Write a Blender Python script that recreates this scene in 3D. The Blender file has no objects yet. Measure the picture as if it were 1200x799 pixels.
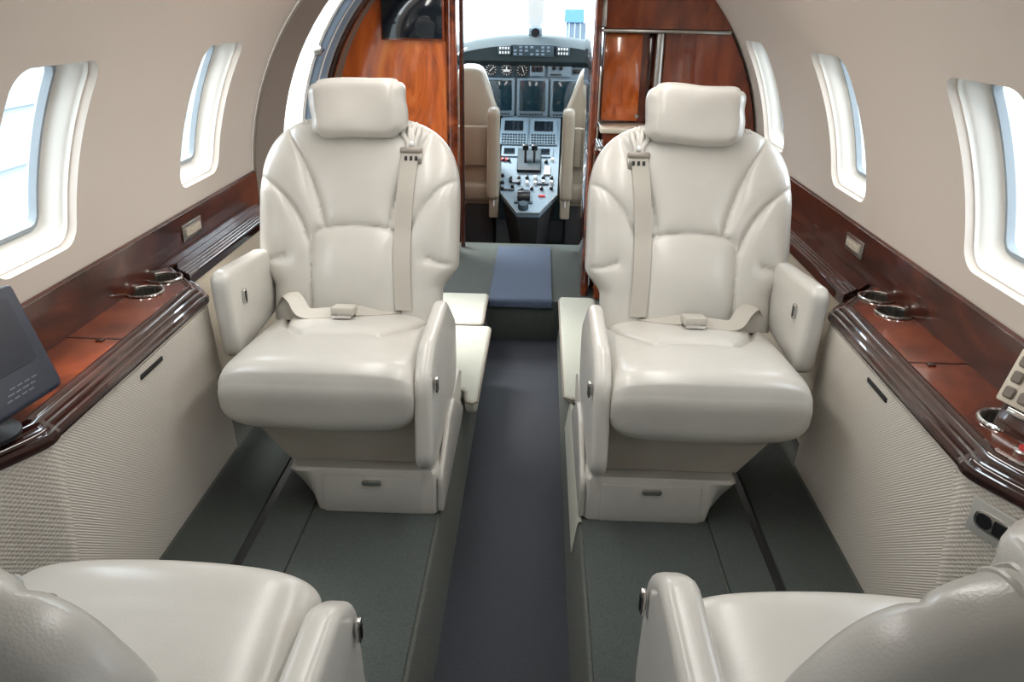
import bpy, bmesh, math, random
import numpy as np
from mathutils import Vector, Matrix
random.seed(4)
PI = math.pi
scene = bpy.context.scene
COL = scene.collection

# ------------------------------------------------------------------ materials
def srgb(r, g, b):
    f = lambda c: (c/255/12.92 if c/255 <= 0.04045 else ((c/255+0.055)/1.055)**2.4)
    return (f(r), f(g), f(b), 1)

def new_mat(name):
    m = bpy.data.materials.new(name); m.use_nodes = True
    nt = m.node_tree
    return m, nt, nt.nodes['Principled BSDF']

def N(nt, t, **k):
    n = nt.nodes.new(t)
    for a, v in k.items():
        if a in n.inputs: n.inputs[a].default_value = v
        else: setattr(n, a, v)
    return n

def coords(nt, scale=(1, 1, 1)):
    tc = N(nt, 'ShaderNodeTexCoord'); mp = N(nt, 'ShaderNodeMapping')
    mp.inputs['Scale'].default_value = scale
    nt.links.new(tc.outputs['Object'], mp.inputs['Vector'])
    return mp.outputs['Vector']

def ramp(nt, fac, stops):
    r = N(nt, 'ShaderNodeValToRGB')
    el = r.color_ramp.elements
    while len(el) < len(stops): el.new(0.5)
    for e, (p, c) in zip(el, stops): e.position = p; e.color = c
    nt.links.new(fac, r.inputs['Fac'])
    return r.outputs['Color']

def bump(nt, b, h, strength, dist=0.002):
    n = N(nt, 'ShaderNodeBump', Strength=strength, Distance=dist)
    nt.links.new(h, n.inputs['Height']); nt.links.new(n.outputs['Normal'], b.inputs['Normal'])

def plain(name, c, rough=0.5, metal=0.0, coat=0.0, spec=0.5, noise=0.0, nscale=60):
    m, nt, b = new_mat(name)
    b.inputs['Base Color'].default_value = c
    b.inputs['Roughness'].default_value = rough; b.inputs['Metallic'].default_value = metal
    b.inputs['Coat Weight'].default_value = coat; b.inputs['Coat Roughness'].default_value = 0.06
    b.inputs['Specular IOR Level'].default_value = spec
    if noise:
        v = coords(nt); t = N(nt, 'ShaderNodeTexNoise', Scale=nscale, Detail=4.0)
        nt.links.new(v, t.inputs['Vector']); bump(nt, b, t.outputs['Fac'], noise)
    return m

def leather(name, c, rough=0.36):
    m, nt, b = new_mat(name)
    v = coords(nt)
    t = N(nt, 'ShaderNodeTexVoronoi', Scale=420.0); nt.links.new(v, t.inputs['Vector'])
    t2 = N(nt, 'ShaderNodeTexNoise', Scale=6.0, Detail=3.0); nt.links.new(v, t2.inputs['Vector'])
    d = tuple(x*0.9 for x in c[:3]) + (1,)
    nt.links.new(ramp(nt, t2.outputs['Fac'], [(0.3, d), (0.7, c)]), b.inputs['Base Color'])
    b.inputs['Roughness'].default_value = rough
    b.inputs['Coat Weight'].default_value = 0.25; b.inputs['Coat Roughness'].default_value = 0.22
    bump(nt, b, t.outputs['Distance'], 0.12, 0.001)
    return m

def wood(name, stops, scale=(3, 3, 3), rough=0.16, coat=1.0, distort=3.0):
    m, nt, b = new_mat(name)
    v = coords(nt, scale)
    w = N(nt, 'ShaderNodeTexNoise', Scale=2.2, Detail=6.0, Roughness=0.6, Distortion=distort)
    nt.links.new(v, w.inputs['Vector'])
    nt.links.new(ramp(nt, w.outputs['Fac'], stops), b.inputs['Base Color'])
    b.inputs['Roughness'].default_value = rough
    b.inputs['Coat Weight'].default_value = coat; b.inputs['Coat Roughness'].default_value = 0.04
    return m

def carpet(name, c, rough=0.95, sc=260.0, var=0.75):
    m, nt, b = new_mat(name)
    v = coords(nt)
    t = N(nt, 'ShaderNodeTexNoise', Scale=sc, Detail=3.0); nt.links.new(v, t.inputs['Vector'])
    d = tuple(x*var for x in c[:3]) + (1,)
    nt.links.new(ramp(nt, t.outputs['Fac'], [(0.35, d), (0.65, c)]), b.inputs['Base Color'])
    b.inputs['Roughness'].default_value = rough
    b.inputs['Sheen Weight'].default_value = 0.04; b.inputs['Specular IOR Level'].default_value = 0.25
    bump(nt, b, t.outputs['Fac'], 0.6, 0.004)
    return m

def weave(name, c, k):
    """basket weave fabric: product of two sines along the panel's length and height"""
    m, nt, b = new_mat(name)
    tc = N(nt, 'ShaderNodeTexCoord'); sp = N(nt, 'ShaderNodeSeparateXYZ')
    nt.links.new(tc.outputs['Object'], sp.inputs['Vector'])
    def mth(op, a, bb=None):
        n = N(nt, 'ShaderNodeMath', operation=op)
        for i, q in enumerate((a, bb)):
            if q is None: continue
            if isinstance(q, (int, float)): n.inputs[i].default_value = q
            else: nt.links.new(q, n.inputs[i])
        return n.outputs[0]
    s1 = mth('SINE', mth('MULTIPLY', sp.outputs['Y'], k)); s2 = mth('SINE', mth('MULTIPLY', sp.outputs['Z'], k*1.25))
    h = mth('ADD', mth('MULTIPLY', mth('MULTIPLY', s1, s2), 0.5), 0.5)
    d = tuple(x*0.72 for x in c[:3]) + (1,)
    nt.links.new(ramp(nt, h, [(0.12, d), (0.6, c)]), b.inputs['Base Color'])
    b.inputs['Roughness'].default_value = 0.75
    bump(nt, b, h, 0.5, 0.003)
    return m

def glassy(name, tint=(0.95, 0.98, 1, 1)):
    m, nt, b = new_mat(name)
    nt.nodes.remove(b)
    out = nt.nodes['Material Output']
    tr = N(nt, 'ShaderNodeBsdfTransparent'); tr.inputs['Color'].default_value = tint
    gl = N(nt, 'ShaderNodeBsdfGlossy', Roughness=0.03)
    mx = N(nt, 'ShaderNodeMixShader'); mx.inputs[0].default_value = 0.05
    nt.links.new(tr.outputs[0], mx.inputs[1]); nt.links.new(gl.outputs[0], mx.inputs[2])
    nt.links.new(mx.outputs[0], out.inputs['Surface'])
    return m

M = dict(
    wall=plain('cream_wall', srgb(208, 197, 186), 0.5, noise=0.05, nscale=300),
    ceil=plain('cream_ceiling', srgb(222, 214, 204), 0.6),
    reveal=plain('window_reveal_white', srgb(236, 233, 226), 0.45),
    surround=plain('taupe_surround', srgb(128, 118, 108), 0.6, noise=0.1, nscale=200),
    gasket=plain('gasket_grey', srgb(138, 146, 152), 0.4),
    seal=plain('seal_blue_grey', srgb(116, 131, 148), 0.4),
    leather=leather('cream_leather', srgb(209, 206, 199), 0.30),
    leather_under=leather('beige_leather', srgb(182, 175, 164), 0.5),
    stitch=plain('stitch_thread', srgb(150, 142, 130), 0.7),
    belt=plain('belt_webbing', srgb(188, 183, 173), 0.7, noise=0.3, nscale=500),
    belt_dark=leather('belt_guide_leather', srgb(150, 142, 132), 0.45),
    chrome=plain('chrome', srgb(215, 213, 210), 0.12, 1.0),
    satin=plain('satin_metal', srgb(180, 178, 172), 0.32, 1.0),
    plate=plain('brushed_plate', srgb(196, 194, 188), 0.42, 0.35),
    wood=wood('mahogany_burl', [(0.36, srgb(62, 27, 16)), (0.52, srgb(116, 52, 27)), (0.7, srgb(150, 74, 38))], (2.5, 2.5, 2.5), distort=1.2),
    wood_dark=wood('mahogany_dark', [(0.3, srgb(34, 16, 12)), (0.55, srgb(66, 28, 18)), (0.75, srgb(96, 42, 24))], (3, 1.2, 3)),
    dado=wood('dado_mahogany', [(0.3, srgb(44, 22, 16)), (0.55, srgb(78, 38, 26)), (0.75, srgb(104, 54, 34))], (3, 1.2, 3), rough=0.3, coat=0.35),
    wood_orange=wood('mahogany_orange', [(0.3, srgb(150, 66, 24)), (0.5, srgb(204, 100, 40)), (0.7, srgb(222, 130, 62))], (3, 3, 1.1), distort=2.0),
    wood_red=wood('mahogany_red', [(0.3, srgb(84, 34, 20)), (0.5, srgb(124, 54, 28)), (0.72, srgb(152, 76, 40))], (4, 4, 1), distort=1.5),
    molding=wood('molding_mahogany', [(0.3, srgb(34, 18, 16)), (0.6, srgb(58, 30, 26)), (0.8, srgb(84, 46, 36))], (3, 3, 3), rough=0.1),
    carpet=carpet('carpet_green_grey', srgb(78, 84, 81)),
    carpet_side=carpet('carpet_side_grey', srgb(100, 104, 98)),
    aisle=carpet('aisle_carpet_dark', srgb(44, 47, 55), 0.5),
    runner=carpet('blue_grey_runner', srgb(74, 86, 106), 0.7),
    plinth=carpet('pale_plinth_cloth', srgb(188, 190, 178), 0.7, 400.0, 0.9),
    weave=weave('woven_fabric', srgb(222, 214, 203), 820.0),
    weave_coarse=weave('woven_fabric_coarse', srgb(220, 212, 201), 560.0),
    sidecream=plain('cream_side_panel', srgb(205, 193, 174), 0.6, noise=0.1, nscale=300),
    black=plain('black_plastic', srgb(18, 19, 22), 0.4),
    navy=plain('navy_plastic', srgb(31, 38, 54), 0.45),
    navy_text=plain('grey_print', srgb(96, 104, 118), 0.6),
    screen=plain('dark_screen', srgb(24, 32, 40), 0.08, coat=0.6),
    screen_matte=plain('dark_navy_screen', srgb(24, 30, 44), 0.5),
    screen_teal=plain('teal_screen', srgb(10, 42, 54), 0.12, coat=0.5),
    panel=plain('panel_blue_grey', srgb(112, 132, 146), 0.5),
    panel_dark=plain('panel_dark_teal', srgb(38, 58, 68), 0.6),
    glare=plain('glareshield_black', srgb(28, 44, 48), 0.8),
    cockpit=plain('cockpit_lining', srgb(70, 74, 74), 0.8),
    cockpit_dark=plain('cockpit_floor_dark', srgb(30, 31, 32), 0.9),
    dial=plain('dial_black', srgb(14, 18, 22), 0.3),
    white=plain('marking_white', srgb(226, 230, 230), 0.5),
    red=plain('red_plastic', srgb(190, 40, 44), 0.4),
    pilot=leather('pilot_seat_cover', srgb(128, 120, 104), 0.55),
    pilot_pale=leather('pilot_sheepskin', srgb(216, 214, 208), 0.8),
    post_white=plain('windshield_post_white', srgb(218, 222, 220), 0.5),
    glass=glassy('window_glass'),
    hangar=plain('hangar_wall', srgb(140, 152, 158), 0.8),
    far_wall=plain('blue_grey_wall', srgb(96, 108, 120), 0.8),  # one even blue-grey for the distant building's wall
    hangar_blue=plain('hangar_blue', srgb(70, 112, 150), 0.7),
    apron=plain('concrete_apron', srgb(104, 110, 112), 0.9),
    counter=plain('pale_counter', srgb(214, 204, 186), 0.3),
)

# ------------------------------------------------------------------ helpers
def root_of(o):
    while o.parent: o = o.parent
    return o

def finish(name, bm, mat, parent=None, smooth=True, angle=38, local=False, recalc=True):
    """link a bmesh as ONE object; vertices are world coordinates unless local"""
    if recalc: bmesh.ops.recalc_face_normals(bm, faces=bm.faces[:])
    if parent is not None and not local:
        bmesh.ops.translate(bm, verts=bm.verts[:], vec=-Vector(root_of(parent).location))
    me = bpy.data.meshes.new(name); bm.to_mesh(me); bm.free()
    me.materials.append(M[mat] if isinstance(mat, str) else mat)
    if smooth:
        me.shade_smooth(); me.set_sharp_from_angle(angle=math.radians(angle))
    o = bpy.data.objects.new(name, me); COL.objects.link(o)
    if parent is not None: o.parent = parent
    return o

def thing(name, label, cat, loc=(0, 0, 0), group=None, rz=0):
    o = bpy.data.objects.new(name, None); COL.objects.link(o)
    o.empty_display_size = 0.05
    o.location = loc; o.rotation_euler = (0, 0, rz)
    o['label'] = label; o['category'] = cat
    if group: o['group'] = group
    return o

def tag(o, label, cat, group=None):
    o['label'] = label; o['category'] = cat
    if group: o['group'] = group
    return o

def structure(name, bm, mat, **k):
    o = finish(name, bm, mat, **k); o['kind'] = 'structure'
    return o

def B(): return bmesh.new()

def rbox(bm, c, size, r=0.004, seg=2, rot=None):
    mt = Matrix.Translation(c) @ (rot.to_4x4() if rot else Matrix.Identity(4)) @ Matrix.Diagonal((*size, 1))
    vs = bmesh.ops.create_cube(bm, size=1, matrix=mt)['verts']
    if r > 0:
        es = list({e for v in vs for e in v.link_edges})
        bmesh.ops.bevel(bm, geom=es, offset=min(r, min(size)*0.48), segments=seg, affect='EDGES', profile=0.5)

def span(bm, a, b, r=0.004, seg=2):
    a, b = Vector(a), Vector(b)
    rbox(bm, (a+b)/2, tuple(abs(x) for x in (b-a)), r, seg)

def loft(bm, loops, closed=True, cap=True, wrap=False):
    """quads between consecutive loops of equal length"""
    vs = [[bm.verts.new(p) for p in lp] for lp in loops]
    n = len(vs[0]); rows = len(vs)
    for i in range(rows if wrap else rows-1):
        a, b = vs[i], vs[(i+1) % rows]
        for j in range(n if closed else n-1):
            q = [a[j], a[(j+1) % n], b[(j+1) % n], b[j]]
            if len(set(q)) == 4: bm.faces.new(q)
    if cap and not wrap:
        bm.faces.new(vs[0][::-1]); bm.faces.new(vs[-1])
    return vs

def round_poly(pts, radii, n=6):
    out = []; L = len(pts)
    for i, p in enumerate(pts):
        p = Vector(p); a = Vector(pts[i-1]); b = Vector(pts[(i+1) % L])
        r = radii[i] if isinstance(radii, (list, tuple)) else radii
        da, db = (a-p), (b-p); la, lb = da.length, db.length; da.normalize(); db.normalize()
        ang = da.angle(db); t = min(r/math.tan(ang/2), la*0.49, lb*0.49)
        if t < 1e-5: out.append(p); continue
        s, e = p+da*t, p+db*t
        for k in range(n+1):
            u = k/n
            out.append(s*(1-u)**2 + p*2*u*(1-u) + e*u*u)
    return out

def resample(pts, n, closed=True):
    P_ = [Vector(p) for p in pts]
    if closed: P_ = P_+[P_[0]]
    d = [0]
    for a, b in zip(P_, P_[1:]): d.append(d[-1]+(b-a).length)
    out = []; k = 0
    for i in range(n):
        t = d[-1]*i/(n if closed else n-1)
        while k < len(d)-2 and d[k+1] < t: k += 1
        out.append(P_[k].lerp(P_[k+1], (t-d[k])/max(d[k+1]-d[k], 1e-9)))
    return out

def inset2(pts, d):
    L = len(pts); out = []
    area = sum(pts[i-1].x*pts[i].y-pts[i].x*pts[i-1].y for i in range(L))
    sg = 1 if area > 0 else -1
    for i in range(L):
        t = (pts[(i+1) % L]-pts[i-1])
        if t.length < 1e-9: out.append(pts[i].copy()); continue
        t.normalize(); nrm = Vector((-t.y, t.x))*sg
        out.append(pts[i]+nrm*d)
    return out

def slab(bm, outline, x0, x1, r, to3, seg=4, n=64, dome=0.0):
    """outline (2d, rounded) swept from x0 to x1 with rounded rims; to3(u,v,x)->3d"""
    o = resample(outline, n)
    c = sum(o, Vector((0, 0)))/n
    loops = []
    if dome:
        for f, h in ((0.15, 1.0), (0.4, 0.9), (0.7, 0.6)):
            loops.append(([c+(p-c)*f for p in inset2(o, r)], x0-dome*h))
    for k in range(seg+1):
        a = PI/2*k/seg
        loops.append((inset2(o, r*(1-math.sin(a))), x0+r*(1-math.cos(a))))
    for k in range(seg+1):
        a = PI/2*(1-k/seg)
        loops.append((inset2(o, r*(1-math.sin(a))), x1-r*(1-math.cos(a))))
    if dome:
        for f, h in ((0.7, 0.6), (0.4, 0.9), (0.15, 1.0)):
            loops.append(([c+(p-c)*f for p in inset2(o, r)], x1+dome*h))
    loft(bm, [[to3(p.x, p.y, x) for p in lp] for lp, x in loops])

def frame_path(path, closed=False):
    P_ = [Vector(p) for p in path]; n = len(P_); T = []
    for i in range(n):
        a = P_[i-1] if (i > 0 or closed) else P_[i]
        b = P_[(i+1) % n] if (i < n-1 or closed) else P_[i]
        T.append((b-a).normalized())
    up = Vector((0, 0, 1)) if abs(T[0].z) < 0.9 else Vector((1, 0, 0))
    U = []
    u = (up-T[0]*up.dot(T[0])).normalized()
    for t in T:
        u = (u-t*u.dot(t)).normalized(); U.append(u.copy())
    return P_, T, U

def tube(bm, path, r, n=8, closed=False):
    P_, T, U = frame_path(path, closed)
    loops = []
    for p, t, u in zip(P_, T, U):
        w = t.cross(u)
        loops.append([p+(u*math.cos(2*PI*k/n)+w*math.sin(2*PI*k/n))*r for k in range(n)])
    loft(bm, loops, cap=not closed, wrap=closed)

def ribbon(bm, path, widths, nrm, t):
    """flat strap: path points, width vectors, normals, thickness"""
    loops = []
    for p, w, n_ in zip(path, widths, nrm):
        p, w, n_ = Vector(p), Vector(w), Vector(n_).normalized()*t/2
        loops.append([p-w/2-n_, p+w/2-n_, p+w/2+n_, p-w/2+n_])
    loft(bm, loops)

def lathe(bm, prof, c, axis='Z', n=28, closed=False):
    loops = []
    for r, h in prof:
        lp = []
        for k in range(n):
            a = 2*PI*k/n; x, y = r*math.cos(a), r*math.sin(a)
            q = {'Z': (x, y, h), 'Y': (x, h, y), 'X': (h, x, y)}[axis]
            lp.append(Vector(c)+Vector(q))
        loops.append(lp)
    loft(bm, loops, cap=not closed, wrap=closed)

def puffbox(bm, size, n_exp, sub, mat, warp=None):
    """pillow: a subdivided cube relaxed to a superellipsoid"""
    b2 = bmesh.new()
    bmesh.ops.create_cube(b2, size=2)
    bmesh.ops.subdivide_edges(b2, edges=b2.edges[:], cuts=sub, use_grid_fill=True)
    for v in b2.verts:
        p = v.co
        s = (abs(p.x)**n_exp[0]+abs(p.z)**n_exp[1])**(1/max(n_exp[:2]))
        q = p/ (abs(p.x)**n_exp[0]+abs(p.y)**n_exp[2]+abs(p.z)**n_exp[1])**(1/4.0)
        q = Vector((q.x*size[0]/2, q.y*size[1]/2, q.z*size[2]/2))
        if warp: q = warp(q)
        v.co = mat @ q
    me = bpy.data.meshes.new('tmp'); b2.to_mesh(me); b2.free(); bm.from_mesh(me); bpy.data.meshes.remove(me)

def sweep(bm, path, prof, sgn=1):
    """profile [(inset, z)] swept along a plan path [(x,y)]; inset is measured outboard (|x| grows)"""
    n = len(path); loops = []
    for off, z in prof: pass
    P_ = [Vector(p) for p in path]
    rows = []
    for i in range(n):
        d1 = (P_[i]-P_[i-1]).normalized() if i > 0 else (P_[1]-P_[0]).normalized()
        d2 = (P_[i+1]-P_[i]).normalized() if i < n-1 else d1
        n1 = Vector((-d1.y, d1.x)); n2 = Vector((-d2.y, d2.x))
        m = (n1+n2).normalized(); k = 1/max(m.dot(n1), 0.3)
        if m.x < 0: m = -m
        rows.append([(P_[i].x+m.x*k*off, P_[i].y+m.y*k*off, z) for off, z in prof])
    loft(bm, [[(sgn*min(x, 0.931), y, z) for x, y, z in r] for r in rows])

def seg_dist(px, py, poly):
    """distance of numpy points to a polyline"""
    d = np.full(px.shape, 9.0)
    for (ax, ay), (bx, by) in zip(poly, poly[1:]):
        vx, vy = bx-ax, by-ay; L2 = vx*vx+vy*vy+1e-12
        t = np.clip(((px-ax)*vx+(py-ay)*vy)/L2, 0, 1)
        d = np.minimum(d, np.hypot(px-ax-t*vx, py-ay-t*vy))
    return d

def smooth_line(pts, n=14):
    """Catmull-Rom through 2d/3d points"""
    P_ = [Vector(p) for p in pts]; out = []
    for i in range(len(P_)-1):
        p0 = P_[max(i-1, 0)]; p1 = P_[i]; p2 = P_[i+1]; p3 = P_[min(i+2, len(P_)-1)]
        for k in range(n):
            t = k/n
            out.append(0.5*((2*p1)+(p2-p0)*t+(2*p0-5*p1+4*p2-p3)*t*t+(3*p1-p0-3*p2+p3)*t**3))
    out.append(P_[-1]); return out

# ------------------------------------------------------------------ passenger seats
FZ = 0.18                      # raised cabin floor
BL, BW = 0.57, 0.280           # backrest length and half width

def back_half_width(v):
    if v > 0.55:
        q = (v-0.55)/0.45; return BW*max(1-q**3.0, 0)**(1/3.0)
    if v < 0.30:
        t = max(0, (v-0.16)/0.14); t = t*t*(3-2*t)
        return 0.236+(BW-0.236)*t
    return BW

LUMB = [tuple(p) for p in smooth_line([(-0.120, -0.02), (-0.123, 0.12), (-0.124, 0.212), (-0.110, 0.248), (-0.06, 0.262), (0, 0.266), (0.06, 0.262), (0.110, 0.248), (0.124, 0.212), (0.123, 0.12), (0.120, -0.02)], 6)]
SEAMS = [LUMB]
for sx in (-1, 1):
    SEAMS.append([(sx*a, b) for a, b in [tuple(p) for p in smooth_line([(0.088, 0.258), (0.105, 0.33), (0.145, 0.43), (0.19, 0.51), (0.20, 0.56)], 6)]])
    SEAMS.append([(sx*a, b) for a, b in [tuple(p) for p in smooth_line([(0.285, 0.40), (0.235, 0.375), (0.185, 0.325), (0.15, 0.27), (0.124, 0.20)], 6)]])
    SEAMS.append([(sx*a, b) for a, b in [(0.285, 0.165), (0.24, 0.165), (0.20, 0.180)]])

def back_front(x, l):
    """forward offset of the upholstered face at (x, l); numpy arrays"""
    v = l/BL
    w = np.array([back_half_width(t) for t in np.ravel(v)]).reshape(np.shape(v))
    rho = np.where(v > 0.55, (np.abs(x/BW)**3.0+np.clip((v-0.55)/0.45, 0, 1)**3.0)**(1/3.0), np.abs(x)/np.maximum(w, 1e-4))
    rho = np.clip(rho, 0, 1)
    E = (1-rho**6)**0.45
    d = np.full(np.shape(x), 9.0)
    for s_ in SEAMS: d = np.minimum(d, seg_dist(x, l, s_))
    puff = 0.013*(1-np.exp(-d/0.018))-0.006*np.exp(-(d/0.0048)**2)
    wing = 0.030*np.clip((np.abs(x)-0.11)/0.15, 0, 1)**1.5*np.clip(1-(v-0.62)/0.2, 0, 1)*np.clip((v+0.1)/0.3, 0, 1)
    lumbar = 0.022*np.exp(-((l-0.13)/0.12)**2)*np.exp(-(x/0.13)**4)
    return E*(0.05+puff+wing+lumbar), E

def make_seat(name, label, group, s, loc, rz, recline, arm_drop=0.0, arm_in=0.0, arm_up=0.0, arm_w=0.040, back_drop=0.0, back_x=0.0, head_x=0.0, head_l=0.578, gather=True):
    """seat faces local -Y; s=+1 puts the aisle side at local +x"""
    root = thing(name, label, 'seat', loc, group, rz)
    K = dict(local=True)
    phi = math.radians(recline)
    O = Vector((back_x, 0.205, 0.335-back_drop)); A = Vector((0, math.sin(phi), math.cos(phi))); Nf = Vector((0, -math.cos(phi), math.sin(phi)))
    X = Vector((1, 0, 0))
    bp = lambda x, l, d: O+X*x+A*l+Nf*d
    def on_back(x, l, d=0.0):
        f, _ = back_front(np.array([x]), np.array([l])); return bp(x, l, float(f[0])+d)
    # ---- base box with chamfered outboard corner
    b = B()
    rows = []
    for z, xo in ((0.0, -0.030), (0.006, -0.034), (0.118, -0.098), (0.126, -0.096)):
        e = 0.006 if z in (0.0, 0.126) else 0.0
        fo = resample(round_poly([Vector(p) for p in ((0.266-e, -0.24+e), (0.266-e, 0.36-e), (xo+e, 0.36-e), (xo+e, -0.24+e))], 0.012, 3), 80)
        rows.append([Vector((s*q.x, q.y, z)) for q in fo])
    loft(b, rows)
    base = finish('base', b, 'leather', root, **K)
    b = B(); rbox(b, (s*0.105, -0.243, 0.060), (0.240, 0.010, 0.104), 0.004)
    drawer = finish('drawer', b, 'leather', base, **K)
    b = B(); slab(b, round_poly([Vector((s*0.105+a, 0.098+c)) for a, c in ((-0.024, -0.007), (0.024, -0.007), (0.024, 0.007), (-0.024, 0.007))], 0.0068, 6),
         -0.256, -0.247, 0.002, lambda u, v, x: Vector((u, x, v)), seg=2, n=40)
    h = finish('handle', b, 'chrome', drawer, **K)
    # inboard side fairing rising beside the base
    b = B()
    prof = round_poly([Vector(p) for p in ((-0.236, 0.004), (-0.236, 0.11), (-0.05, 0.175), (0.06, 0.175), (0.20, 0.09), (0.29, 0.03), (0.29, 0.004))], [0.01, 0.03, 0.08, 0.06, 0.06, 0.05, 0.01], 6)
    slab(b, prof, 0.262, 0.277, 0.006, lambda u, v, x: Vector((s*x, u, v)), seg=3, n=80)
    finish('side_fairing', b, 'leather', root, **K)
    # ---- apron under the cushion, tapered on the outboard side
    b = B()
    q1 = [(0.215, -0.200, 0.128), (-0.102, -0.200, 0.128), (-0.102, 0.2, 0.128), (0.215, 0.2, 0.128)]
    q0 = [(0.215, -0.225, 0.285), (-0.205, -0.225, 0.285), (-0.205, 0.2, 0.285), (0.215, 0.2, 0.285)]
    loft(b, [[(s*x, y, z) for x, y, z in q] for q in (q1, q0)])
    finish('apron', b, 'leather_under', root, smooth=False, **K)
    # ---- cushion
    b = B()
    po = round_poly([Vector(p) for p in ((0.285, 0.235), (0.285, 0.345), (-0.06, 0.395), (-0.315, 0.425), (-0.300, 0.257))], [0.03, 0.035, 0.2, 0.105, 0.055], 10)
    po = resample(po, 230); cy, cz = -0.02, 0.335
    nx = 100; rows = []
    cs = [[(-0.205, 0.20), (-0.17, 0.06), (-0.115, -0.035), (-0.10, -0.055)], [(0.205, 0.20), (0.17, 0.06), (0.115, -0.035), (0.10, -0.055)],
          [tuple(p) for p in smooth_line([(-0.10, -0.055), (-0.05, -0.047), (0, -0.045), (0.05, -0.047), (0.10, -0.055)], 4)]]
    for i in range(nx+1):
        u = -1+2*i/nx; u = math.sin(u*PI/2)*0.35+u*0.65
        x = u*0.224; e = max(1-abs(u)**7, 0)**0.42
        yy = np.array([p.x for p in po]); zz = np.array([p.y for p in po])
        d = np.full(yy.shape, 9.0)
        for c_ in cs: d = np.minimum(d, seg_dist(np.full(yy.shape, x), yy, c_))
        top = np.clip((zz-0.325)/0.03, 0, 1)*(yy > -0.30)
        dz = top*(0.016*(1-np.exp(-d/0.022))-0.010*np.exp(-(d/0.006)**2)-0.008)
        crown = 0.010*np.cos(u*PI/2)
        rows.append([Vector((x, cy+(y-cy)*(0.93+0.07*e)-crown*(1 if y < -0.2 else 0), cz+(z-cz)*(0.25+0.75*e)+q+crown*t)) for y, z, q, t in zip(yy, zz, dz, top)])
    loft(b, rows)
    cush = finish('seat_cushion', b, 'leather', root, angle=70, **K)
    # ---- backrest
    b = B()
    nu, nv = 104, 130
    us = np.sin(np.linspace(-1, 1, nu+1)*PI/2)*0.5+np.linspace(-1, 1, nu+1)*0.5
    vs_ = 1-(1-np.linspace(0, 1, nv+1))**1.5
    vs_[-1] = 0.9995
    W = np.array([back_half_width(v) for v in vs_])
    XX = us[None, :]*W[:, None]; LL = np.repeat((vs_*BL)[:, None], nu+1, 1)
    F, E = back_front(XX, LL)
    E = np.where(np.abs(us)[None, :] > 0.9999, 0, E)
    F = np.where(np.abs(us)[None, :] > 0.9999, 0, F)
    fr = [[b.verts.new(bp(XX[j, i], LL[j, i], F[j, i])) for i in range(nu+1)] for j in range(nv+1)]
    bk = [[fr[j][i] if i in (0, nu) else b.verts.new(bp(XX[j, i], LL[j, i], -0.062*E[j, i]**0.8)) for i in range(nu+1)] for j in range(nv+1)]
    for j in range(nv):
        for i in range(nu):
            b.faces.new((fr[j][i], fr[j][i+1], fr[j+1][i+1], fr[j+1][i]))
            b.faces.new([v for v in dict.fromkeys((bk[j+1][i], bk[j+1][i+1], bk[j][i+1], bk[j][i]))])
    for i in range(nu):
        q = list(dict.fromkeys((fr[nv][i], fr[nv][i+1], bk[nv][i+1], bk[nv][i])))
        if len(q) > 2: b.faces.new(q)
        q = list(dict.fromkeys((bk[0][i], bk[0][i+1], fr[0][i+1], fr[0][i])))
        if len(q) > 2: b.faces.new(q)
    back = finish('backrest', b, 'leather', root, angle=75, **K)
    # double welted seams over the top and down the rear face
    for sx in (-1, 1):
        b = B()
        for dx in (-0.005, 0.005):
            pth = []
            x = sx*(0.150)+dx
            for l in np.linspace(0.535, 0.30, 14):
                _, e = back_front(np.array([x]), np.array([l])); pth.append(bp(x+sx*(0.545-l)*0.10, l, -0.062*float(e[0])**0.8-0.0015))
            q = []
            for l in np.linspace(0.538, 0.552, 4):
                q.append(on_back(x, l, 0.0005))
            top = bp(x, 0.553, 0.0)
            tube(b, smooth_line(q+[top]+pth, 3), 0.0024, 6)
        finish('welt_seam', b, 'leather', back, **K)
    # ---- headrest pillow
    b = B()
    rnd = random.Random(7 if s > 0 else 11)
    ph = [rnd.uniform(0, 6) for _ in range(6)]
    def warp(q):
        ex = abs(q.x)/0.138; ez = abs(q.z)/0.088
        k = max(0, ex-0.72)*3.2
        wr = 0.0035*k*math.sin(q.z*120+ph[0])+0.003*max(0, ez-0.7)*3*math.sin(q.x*95+ph[1])
        wr += 0.0022*math.sin(q.x*31+q.z*22+ph[2])+0.0015*math.sin(q.x*17-q.z*47+ph[3])
        q = q.copy(); q.y += wr*(1 if q.y > 0 else -1)
        q.x += 0.003*math.sin(q.z*60+ph[4])*ex**3; q.z += 0.003*math.sin(q.x*34+ph[5])*ez**3-0.004*ez*(1-ex)*(1 if q.z > 0 else 0)
        return q
    hr = Matrix.Translation(bp(s*0.006+head_x, head_l, 0.073+(0.578-head_l)*0.22)) @ Matrix.Rotation(-phi*0.55, 4, 'X') @ Matrix.Rotation(math.radians(-2.0*s), 4, 'Y')
    puffbox(b, (0.262, 0.100, 0.158), (7, 6, 2.4), 15, hr, warp)
    head = finish('headrest', b, 'leather', root, angle=80, **K)
    # ---- arm rests
    def arm(nm, x0, x1, pts, rad, r, drop, lx, ly, lz, dome):
        b = B()
        slab(b, round_poly([Vector((p[0], p[1]-drop)) for p in pts], rad, 7), x0, x1, r, lambda u, v, x: Vector((s*x, u, v)), seg=4, n=84, dome=dome)
        a = finish(nm, b, 'leather', root, angle=60, **K)
        b = B()
        slab(b, round_poly([Vector((ly+p, lz-drop+q)) for p, q in ((-0.009, -0.02), (0.009, -0.02), (0.009, 0.02), (-0.009, 0.02))], 0.009, 6), lx-0.003, lx+0.003, 0.001, lambda u, v, x: Vector((s*x, u, v)), seg=2, n=40)
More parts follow.
